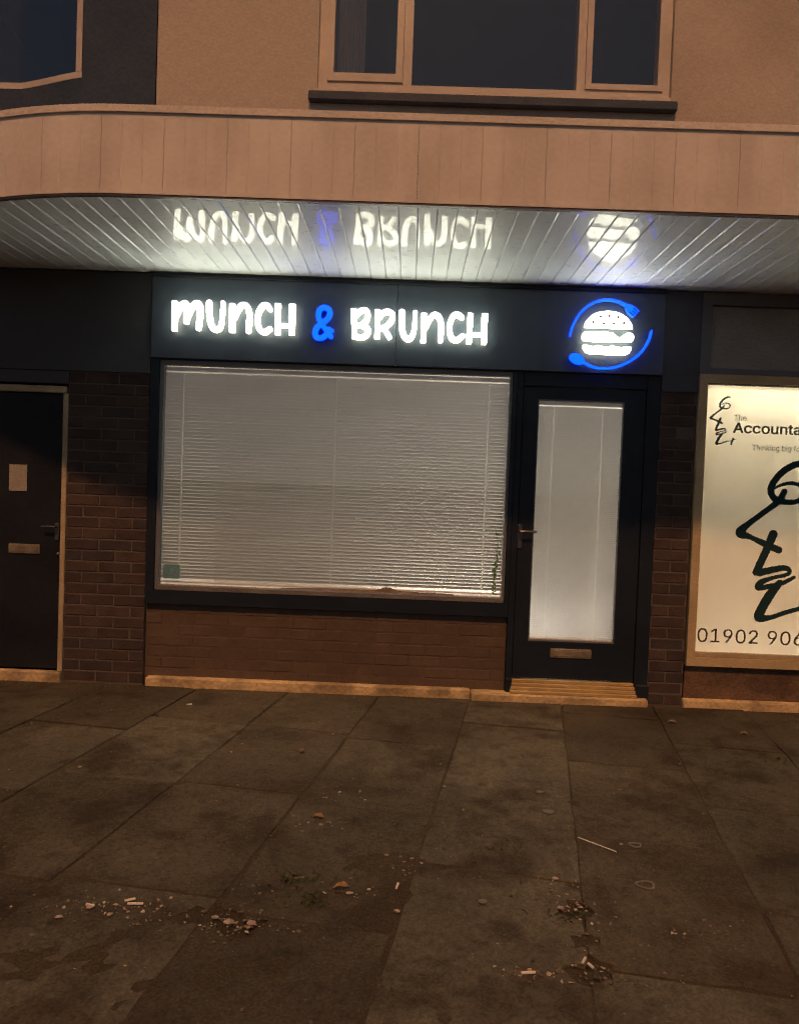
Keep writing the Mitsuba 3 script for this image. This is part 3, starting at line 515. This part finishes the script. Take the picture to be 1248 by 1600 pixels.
# ------------------------------------------------------------------ backlit poster of the next shop, hatch above it
pb = thing('lit_poster', 'backlit cream window poster of the accountants with dark teal figure emblem and phone number', 'poster')
PX1 = 3.50
put(pb + '__frame', extr(shapely.box(1.898, 0.278, PX1 + 0.07, 2.232).difference(shapely.box(1.952, 0.338, PX1, 2.176)), 0.06, 0.082), 'm_frame_tan')
put(pb + '__lower_bead', cbox(1.9525, PX1, -0.008, 0.02, 0.3385, 0.372, 0.004), 'm_frame_cream')
put(pb + '__top_bead', cbox(1.9525, PX1, -0.004, 0.02, 2.1655, 2.1755, 0.002), 'm_bead')
put(pb + '__sheet', box(1.953, PX1 - 0.001, 0.0215, 0.0222, 0.3395, 2.1745), 'm_poster')
put(pb + '__light_box', cat([box(1.940, PX1 + 0.02, 0.33, 0.35, 0.06, 2.44), box(1.930, 1.9515, 0.0625, 0.329, 0.06, 2.44), box(PX1 + 0.001, PX1 + 0.02, 0.0625, 0.329, 0.06, 2.44), box(1.952, PX1, 0.0625, 0.329, 0.06, 0.08), box(1.952, PX1, 0.0625, 0.329, 2.42, 2.44)]), 'm_white_wall')
for z, s in ((2.29, 1.05), (0.21, 1.0)):
    put(pb + '__tube_lamp', tube([(1.99, 0.20, z), (2.7, 0.20, z), (PX1 - 0.03, 0.20, z)], 0.013, 10), 'm_letter', True, emitter={'type': 'area', 'radiance': rgb(np.array([1.0, 0.96, 0.83]) * 2.85 * s), 'sampling_weight': 4.0})
EMB = [[(2.647,1.657,0.0094),(2.613,1.662,0.0189),(2.558,1.648,0.0227),(2.486,1.598,0.0227),(2.438,1.535,0.0227),(2.42,1.488,0.0236),(2.428,1.446,0.0227),(2.463,1.412,0.0227),(2.524,1.401,0.0189),(2.589,1.405,0.017),(2.634,1.435,0.0161),(2.649,1.476,0.0142),(2.621,1.512,0.0123),(2.564,1.529,0.0132),(2.517,1.524,0.0123),(2.472,1.508,0.0094),(2.44,1.487,0.0076)],[(2.511,1.471,0.0208),(2.477,1.407,0.0217),(2.387,1.331,0.0189),(2.28,1.243,0.0208),(2.231,1.184,0.0321),(2.303,1.156,0.017),(2.399,1.115,0.0227),(2.494,1.077,0.0236)],[(2.451,1.181,0.0302),(2.419,1.093,0.0265),(2.377,0.987,0.0265),(2.351,0.922,0.0246)],[(2.373,0.919,0.0246),(2.455,0.941,0.0227),(2.538,0.958,0.0189),(2.575,0.938,0.0142),(2.55,0.911,0.0132),(2.457,0.886,0.0132),(2.384,0.853,0.0208),(2.369,0.817,0.0189),(2.442,0.829,0.017),(2.534,0.856,0.0151),(2.605,0.897,0.0113)],[(2.511,0.855,0.0227),(2.445,0.763,0.0321),(2.401,0.676,0.0321),(2.385,0.616,0.0302),(2.462,0.619,0.017),(2.563,0.658,0.0161),(2.646,0.685,0.0151)],[(2.753,0.746,0.0208),(2.713,0.617,0.0227)],[(2.68,0.686,0.0132),(2.822,0.735,0.0076)]]
k = put(pb + '__emblem', extr(strokes(EMB), 0.0205, 0.0012), 'm_ink_teal'); labels[k] = {'label': 'large dark teal brush stroke figure built of numerals'}
small = [[(1.995 + (a - 2.231) / 3.33, 1.946 + (b - 1.184) / 3.33, c / 3.33 * 0.85) for a, b, c in L] for L in EMB]
k = put(pb + '__emblem', extr(strokes(small), 0.0205, 0.0012), 'm_ink_teal'); labels[k] = {'label': 'small dark teal figure emblem in the upper corner'}
def words(text, x0, x1, z, h, m, bold=False):
    t = meshkit.text_mesh(text, h, 0.001, bold); b = t.bounds; t.apply_translation((-b[0][0], 0, 0)); t.apply_scale(((x1 - x0) / (b[1][0] - b[0][0]), 1, 1)); t.apply_translation((x0, z, 0))
    return wallmap(t, 0.0205)
put(pb + '__lettering', words('The', 2.150, 2.234, 1.934, 0.040, 'm'), 'm_ink_grey')
put(pb + '__lettering', words('Accounta', 2.147, 2.600, 1.855, 0.066, 'm', True), 'm_ink_dark')
put(pb + '__lettering', words('Thinking big fo', 2.281, 2.600, 1.741, 0.037, 'm'), 'm_ink_grey')
k = put(pb + '__lettering', words('01902', 1.979, 2.385, 0.436, 0.092, 'm'), 'm_ink_dark'); labels[k] = {'label': 'dark phone number digits'}
k = put(pb + '__lettering', words('906', 2.450, 2.690, 0.436, 0.092, 'm'), 'm_ink_dark'); labels[k] = {'label': 'dark phone number digits continuing to the edge'}
ht = thing('blank_sign_panel', 'dark grey blank panel in a frame directly above the lit poster', 'sign panel')
put(ht + '__frame', extr(shapely.box(1.895, 2.236, 4.3, 2.772).difference(shapely.box(1.962, 2.270, 4.2, 2.690)), 0.06, 0.075), 'm_hatch_frame')
put(ht + '__panel', cbox(1.966, 4.196, 0.006, 0.05, 2.274, 2.686, 0.004), 'm_hatch')

# ------------------------------------------------------------------ dark side door on the left
sd = thing('side_door', 'black side door with pale frame at the far left of the building', 'door')
put(sd + '__leaf', cbox(-3.22, -2.360, 0.018, 0.065, 0.075, 1.950, 0.004), 'm_black_door')
put(sd + '__frame', cbox(-2.3575, -2.3235, -0.004, 0.08, 0.064, 1.953, 0.004), 'm_frame_cream')
put(sd + '__frame', cbox(-3.27, -3.2225, -0.004, 0.08, 0.064, 1.953, 0.004), 'm_frame_cream')
k = put(sd + '__lintel', cbox(-3.27, -2.335, -0.008, 0.08, 1.955, 2.000, 0.004), 'm_frame_cream')
put(sd + '__letter_plate', cbox(-2.714, -2.500, 0.008, 0.0175, 0.858, 0.924, 0.004), 'm_metal')
put(sd + '__letter_plate__flap', cbox(-2.700, -2.514, 0.0040, 0.0075, 0.871, 0.911, 0.0015), 'm_metal')
put(sd + '__handle', cat([cbox(-2.400, -2.370, 0.006, 0.0175, 0.955, 1.075, 0.004), tube([(-2.386, 0.008, 1.050), (-2.386, -0.032, 1.050)], 0.008), tube([(-2.380, -0.032, 1.050), (-2.42, -0.034, 1.051), (-2.475, -0.030, 1.049)], 0.0075)]), 'm_chrome', 40)
put(sd + '__knob', trimesh.creation.icosphere(2, 0.013).apply_translation((-2.372, 0.010, 0.865)), 'm_chrome', True)
pn = put('paper_notice', cbox(-2.722, -2.600, 0.0145, 0.0172, 1.283, 1.462, 0.0006), 'm_paper'); tag(pn, 'small pale paper notice stuck on the black side door', 'notice')

# ------------------------------------------------------------------ small things in the window
stk = thing('window_sticker', 'grey green rounded square sticker in the lower left corner of the shop window', 'sticker')
put(stk + '__sheet', extr(shapely.box(-1.662, 0.722, -1.548, 0.820).buffer(-0.012).buffer(0.012), 0.0385, 0.0012), 'm_sticker')
put(stk + '__mark', wallmap(meshkit.text_mesh('2', 0.028, 0.0005).apply_translation((-1.617, 0.762, 0)), 0.0371), 'm_sticker_mark')
pl = thing('trailing_plant', 'thin trailing green plant hanging at the right edge of the shop window', 'plant')
prng = np.random.default_rng(8)
st = np.array([(0.602 + 0.010 * math.sin(z * 14), 0.050, z) for z in np.linspace(1.12, 0.700, 24)]); put(pl + '__stem', tube(st, 0.0016, 5), 'm_stem')
lf0 = np.array([(0, 0, 0), (0.35, 0.02, 0.28), (0.75, 0.0, 0.22), (1, -0.05, 0), (0.75, 0.0, -0.22), (0.35, 0.02, -0.28), (0.5, -0.06, 0)]); lfF = [(0, 1, 6), (1, 2, 6), (2, 3, 6), (3, 4, 6), (4, 5, 6), (5, 0, 6)]
for i in range(46):
    c = st[int(prng.integers(len(st)))] if i > 20 else st[8 + int(prng.integers(len(st) - 8))]; s = 0.016 + 0.012 * prng.random()
    R = trimesh.transformations.euler_matrix(prng.normal(0, 0.5), prng.uniform(0, 6.28), prng.normal(0, 0.4))[:3, :3]
    put(pl + '__leaf', trimesh.Trimesh((lf0 * s) @ R.T + c, lfF, process=False), 'm_leaf')
cl = trimesh.creation.icosphere(4, 1.0); v = np.array(cl.vertices); v *= (1 + 0.22 * (meshkit.fbm(v * 2.5 + 5, 3) - 0.5))[:, None]; v = v * np.array([0.60, 0.007, 0.012]) + np.array([-0.26, 0.050, 0.684])
v[:, 2] += 0.026 * np.exp(-((v[:, 0] + 0.13) / 0.05) ** 2) * (v[:, 2] > 0.68); cl.vertices = v
k = put('folded_cloth', cl, 'm_cloth', True); tag(k, 'crumpled brown cloth lying along the inner sill of the shop window', 'cloth')

# ------------------------------------------------------------------ litter on the pavement
def lump(r, seed, sq=0.6):
    r, sq = r * 0.8, sq * 0.65
    m = trimesh.creation.icosphere(2, 1.0); v = np.array(m.vertices); v *= (1 + 1.3 * (meshkit.fbm(v * 1.4 + seed * 3.7, 2, seed) - 0.5))[:, None]; m.vertices = v * np.array([r, r * 0.8, r * sq]); return m
def butt(x, y, deg, label, L=0.030):
    t = thing('cigarette_butt', label, 'cigarette butt'); c, s = math.cos(math.radians(deg)), math.sin(math.radians(deg)); a = np.array([x, y, 0.010]); d = np.array([c, s, 0.0])
    put(t + '__paper', tube([a, a + d * L * 0.6], 0.0040, 8), 'm_butt'); put(t + '__filter', tube([a + d * L * 0.601, a + d * L], 0.0041, 8), 'm_butt')
butt(0.005, -2.545, 80, 'upright lying white cigarette butt right of the tan dry leaf', 0.034)
butt(0.375, -2.985, 8, 'longest white cigarette butt lying level at the bottom of the photo', 0.042)
butt(0.565, -2.925, 62, 'small white cigarette butt tilted in the broken joint at bottom right', 0.030)
butt(0.592, -2.945, 118, 'tiny white cigarette butt at the right end of the broken joint', 0.022)
butt(-0.885, -2.70, 30, 'slanting white cigarette butt in the rubble patch at lower left', 0.034)
butt(-0.870, -2.715, 4, 'level white cigarette butt in the rubble patch at lower left', 0.050)
butt(-1.33, -0.47, 20, 'small pale cigarette butt near the base strip under the window', 0.032)
butt(-0.97, -2.735, 170, 'curled pale cigarette butt left of the rubble patch', 0.030)
def stone(x, y, r, label, m='m_stone', seed=1, sq=0.55):
    k = put('stone', lump(r, seed, sq).apply_translation((x, y, 0.004 + r * sq * 0.4)), m, True); tag(k, label, 'stone')
stone(-0.985, -2.735, 0.017, 'brightest pale pebble at the left of the rubble patch', seed=2)
stone(-0.905, -2.775, 0.012, 'round pale pebble below the rubble patch at lower left', seed=3)
stone(-1.055, -2.80, 0.014, 'pale flat pebble furthest left in the rubble patch', seed=4, sq=0.35)
stone(-0.52, -2.79, 0.020, 'pale stone on top of the rubble heap at lower left', seed=5)
stone(-0.57, -2.765, 0.013, 'pale stone left of the rubble heap at lower left', seed=6)
stone(-0.45, -2.79, 0.017, 'pale stone at the right of the rubble heap', seed=7)
stone(-0.155, -2.585, 0.013, 'pale pebble beside the tan dry leaf', seed=8)
stone(0.010, -2.68, 0.013, 'small square white chip below the upright cigarette butt', seed=9, sq=0.5)
stone(-0.035, -2.30, 0.010, 'lone white pebble in the middle of the pavement', seed=10)
stone(0.215, -1.60, 0.010, 'small white pebble in the joint below the shop door', seed=11)
stone(0.90, -2.12, 0.008, 'tiny white pebble right of the long joint below the door', seed=12)
stone(0.58, -2.42, 0.013, 'pale flat stone at the top of the broken joint at right', seed=13, sq=0.35)
stone(0.56, -2.62, 0.014, 'pale stone in the gravel patch of the broken joint at right', seed=14)
stone(-1.53, -1.55, 0.012, 'lone pale pebble on the left part of the pavement below the brick pier', seed=15)
stone(-0.51, -1.21, 0.022, 'dark lump on the pavement below the window middle', 'm_gravel', 16, 0.8)
def dry_leaf(x, y, s, deg, label, m='m_dry_leaf'):
    v = np.array([(0, 0, 0.004), (0.3, 0.24, 0.016), (0.7, 0.22, 0.02), (1, 0.02, 0.006), (0.7, -0.22, 0.014), (0.3, -0.2, 0.018), (0.5, 0.0, 0.004)]) * np.array([s, s, 1.0])
    R = trimesh.transformations.rotation_matrix(math.radians(deg), (0, 0, 1))[:3, :3]
    k = put('dry_leaf', trimesh.Trimesh(v @ R.T + np.array([x, y, 0.004]), [(0, 6, 1), (1, 6, 2), (2, 6, 3), (3, 6, 4), (4, 6, 5), (5, 6, 0)], process=False), m); tag(k, label, 'leaf')
dry_leaf(-0.215, -2.56, 0.060, 10, 'curled tan dry leaf in the joint at lower middle')
dry_leaf(-0.36, -2.00, 0.055, -5, 'brown dry leaf flat on the pavement left of centre')
dry_leaf(1.65, -0.42, 0.06, -12, 'pale scrap of leaf on the slab below the right pier')
dry_leaf(2.02, -0.60, 0.05, -12, 'pale scrap of leaf on the far right slab by the joint')
def gum(x, y, r, label, ring=True):
    a = np.linspace(0, 2 * np.pi, 25)[:-1]; rr = r * (1 + 0.1 * np.sin(3 * a + x * 20))
    P = Polygon(np.c_[rr * np.cos(a), rr * 0.85 * np.sin(a)])
    if ring: P = P.difference(Polygon(np.c_[0.74 * rr * np.cos(a + 0.1), 0.62 * rr * np.sin(a + 0.1)]))
    m = trimesh.creation.extrude_polygon(P, 0.0035, engine='earcut').apply_translation((x, y, 0.0045)); k = put('chewing_gum', m, 'm_gum'); tag(k, label, 'chewing gum')
gum(0.955, -2.125, 0.026, 'small ring shaped gum spot, upper one right of the broken joint')
gum(0.90, -2.44, 0.036, 'largest ring shaped gum spot right of the broken joint')
gum(0.66, -1.84, 0.026, 'flat pale gum spot on the slab below the door', False)
gum(0.66, -1.62, 0.018, 'smaller pale gum spot nearest the shop door', False)
gum(0.30, -2.60, 0.016, 'small gum spot in the middle of the foreground slab', False)
k = put('straw', tube([(0.735, -2.085, 0.009), (0.86, -2.20, 0.010)], 0.0022, 6), 'm_butt'); tag(k, 'thin pale stick lying left of the upper gum ring', 'stick')
grng = np.random.default_rng(31); gm = []
for cx, cy, sx, sy, n in ((-0.92, -2.73, 0.10, 0.035, 60), (-0.50, -2.80, 0.07, 0.035, 70), (-0.42, -2.60, 0.05, 0.05, 35), (0.62, -2.60, 0.05, 0.07, 70), (0.45, -2.97, 0.15, 0.02, 60), (0.60, -2.92, 0.03, 0.05, 30), (-0.2, -2.56, 0.06, 0.02, 25), (0.06, -2.36, 0.05, 0.05, 30), (-0.33, -2.03, 0.06, 0.03, 25), (-0.30, -1.72, 0.05, 0.04, 20), (0.20, -1.75, 0.02, 0.2, 25), (0.75, -1.9, 0.03, 0.25, 30), (1.02, -2.72, 0.05, 0.03, 25), (-2.05, -0.10, 0.25, 0.03, 40), (0.0, -2.2, 1.3, 0.7, 220)):
    for _ in range(n):
        r = 0.0022 + 0.0048 * grng.random() ** 2; m = trimesh.creation.icosphere(1, r); v = np.array(m.vertices) * (0.7 + 0.6 * grng.random((len(m.vertices), 1))) * np.array([1, 1, 0.45]); m.vertices = v + np.array([cx + grng.normal(0, sx * 1.5), cy + grng.normal(0, sy * 1.6), 0.002]); gm.append(m)
k = put('gravel', cat(gm), 'm_gravel'); tag(k, 'fine gravel and grit in the pavement joints', 'gravel', kind='stuff')
cm, crg = [], np.random.default_rng(77)
for cx, cy, sx, sy, n in ((-0.93, -2.73, 0.10, 0.03, 34), (-0.82, -2.72, 0.06, 0.03, 22), (-0.62, -2.77, 0.08, 0.02, 16), (-0.50, -2.80, 0.05, 0.03, 34), (-0.18, -2.57, 0.05, 0.02, 12), (0.61, -2.63, 0.04, 0.06, 30), (0.66, -2.45, 0.03, 0.06, 8), (0.42, -2.97, 0.11, 0.015, 18), (0.58, -2.93, 0.04, 0.04, 14), (0.06, -2.36, 0.05, 0.05, 10), (0.97, -2.72, 0.07, 0.03, 10), (-0.28, -1.74, 0.05, 0.03, 8), (-0.33, -2.04, 0.07, 0.03, 8), (-0.2, -2.0, 1.3, 0.8, 60)):
    for _ in range(n):
        r = 0.0028 + 0.0085 * crg.random() ** 2; q = crg.normal(0, 1, (9, 3)); q /= np.linalg.norm(q, axis=1, keepdims=True)
        h = trimesh.convex.convex_hull(q * np.array([r, r * (0.4 + 0.5 * crg.random()), r * 0.38])); h.apply_transform(trimesh.transformations.rotation_matrix(crg.uniform(0, 6.28), (0, 0, 1))); h.apply_translation((cx + crg.normal(0, sx), cy + crg.normal(0, sy), 0.0022)); cm.append(h)
k = put('rubble', cat(cm), 'm_stone'); tag(k, 'pale crumbs of broken paving scattered along the joints', 'rubble', kind='stuff')
wm = []
for cx, cy, n, sp in ((2.03, -1.02, 26, 0.05), (-0.36, -2.50, 40, 0.05), (-0.30, -2.62, 25, 0.05), (0.35, -2.20, 20, 0.08), (0.57, -2.66, 22, 0.04)):
    for _ in range(n):
        x, y, a, h = cx + grng.normal(0, sp), cy + grng.normal(0, sp * 0.6), grng.uniform(0, 6.28), 0.010 + 0.018 * grng.random()
        d = np.array([math.cos(a), math.sin(a), 0]); q = np.array([-d[1], d[0], 0]) * 0.0035; b = np.array([x, y, 0.0])
        wm.append(trimesh.Trimesh([b - q, b + q, b + d * h * 0.6 + q + (0, 0, h * 0.6), b + d * h + (0, 0, h * 0.5)], [(0, 1, 2), (0, 2, 3)], process=False))
k = put('moss', cat(wm), 'm_weed'); tag(k, 'low moss and weeds growing in the pavement joints', 'moss', kind='stuff')
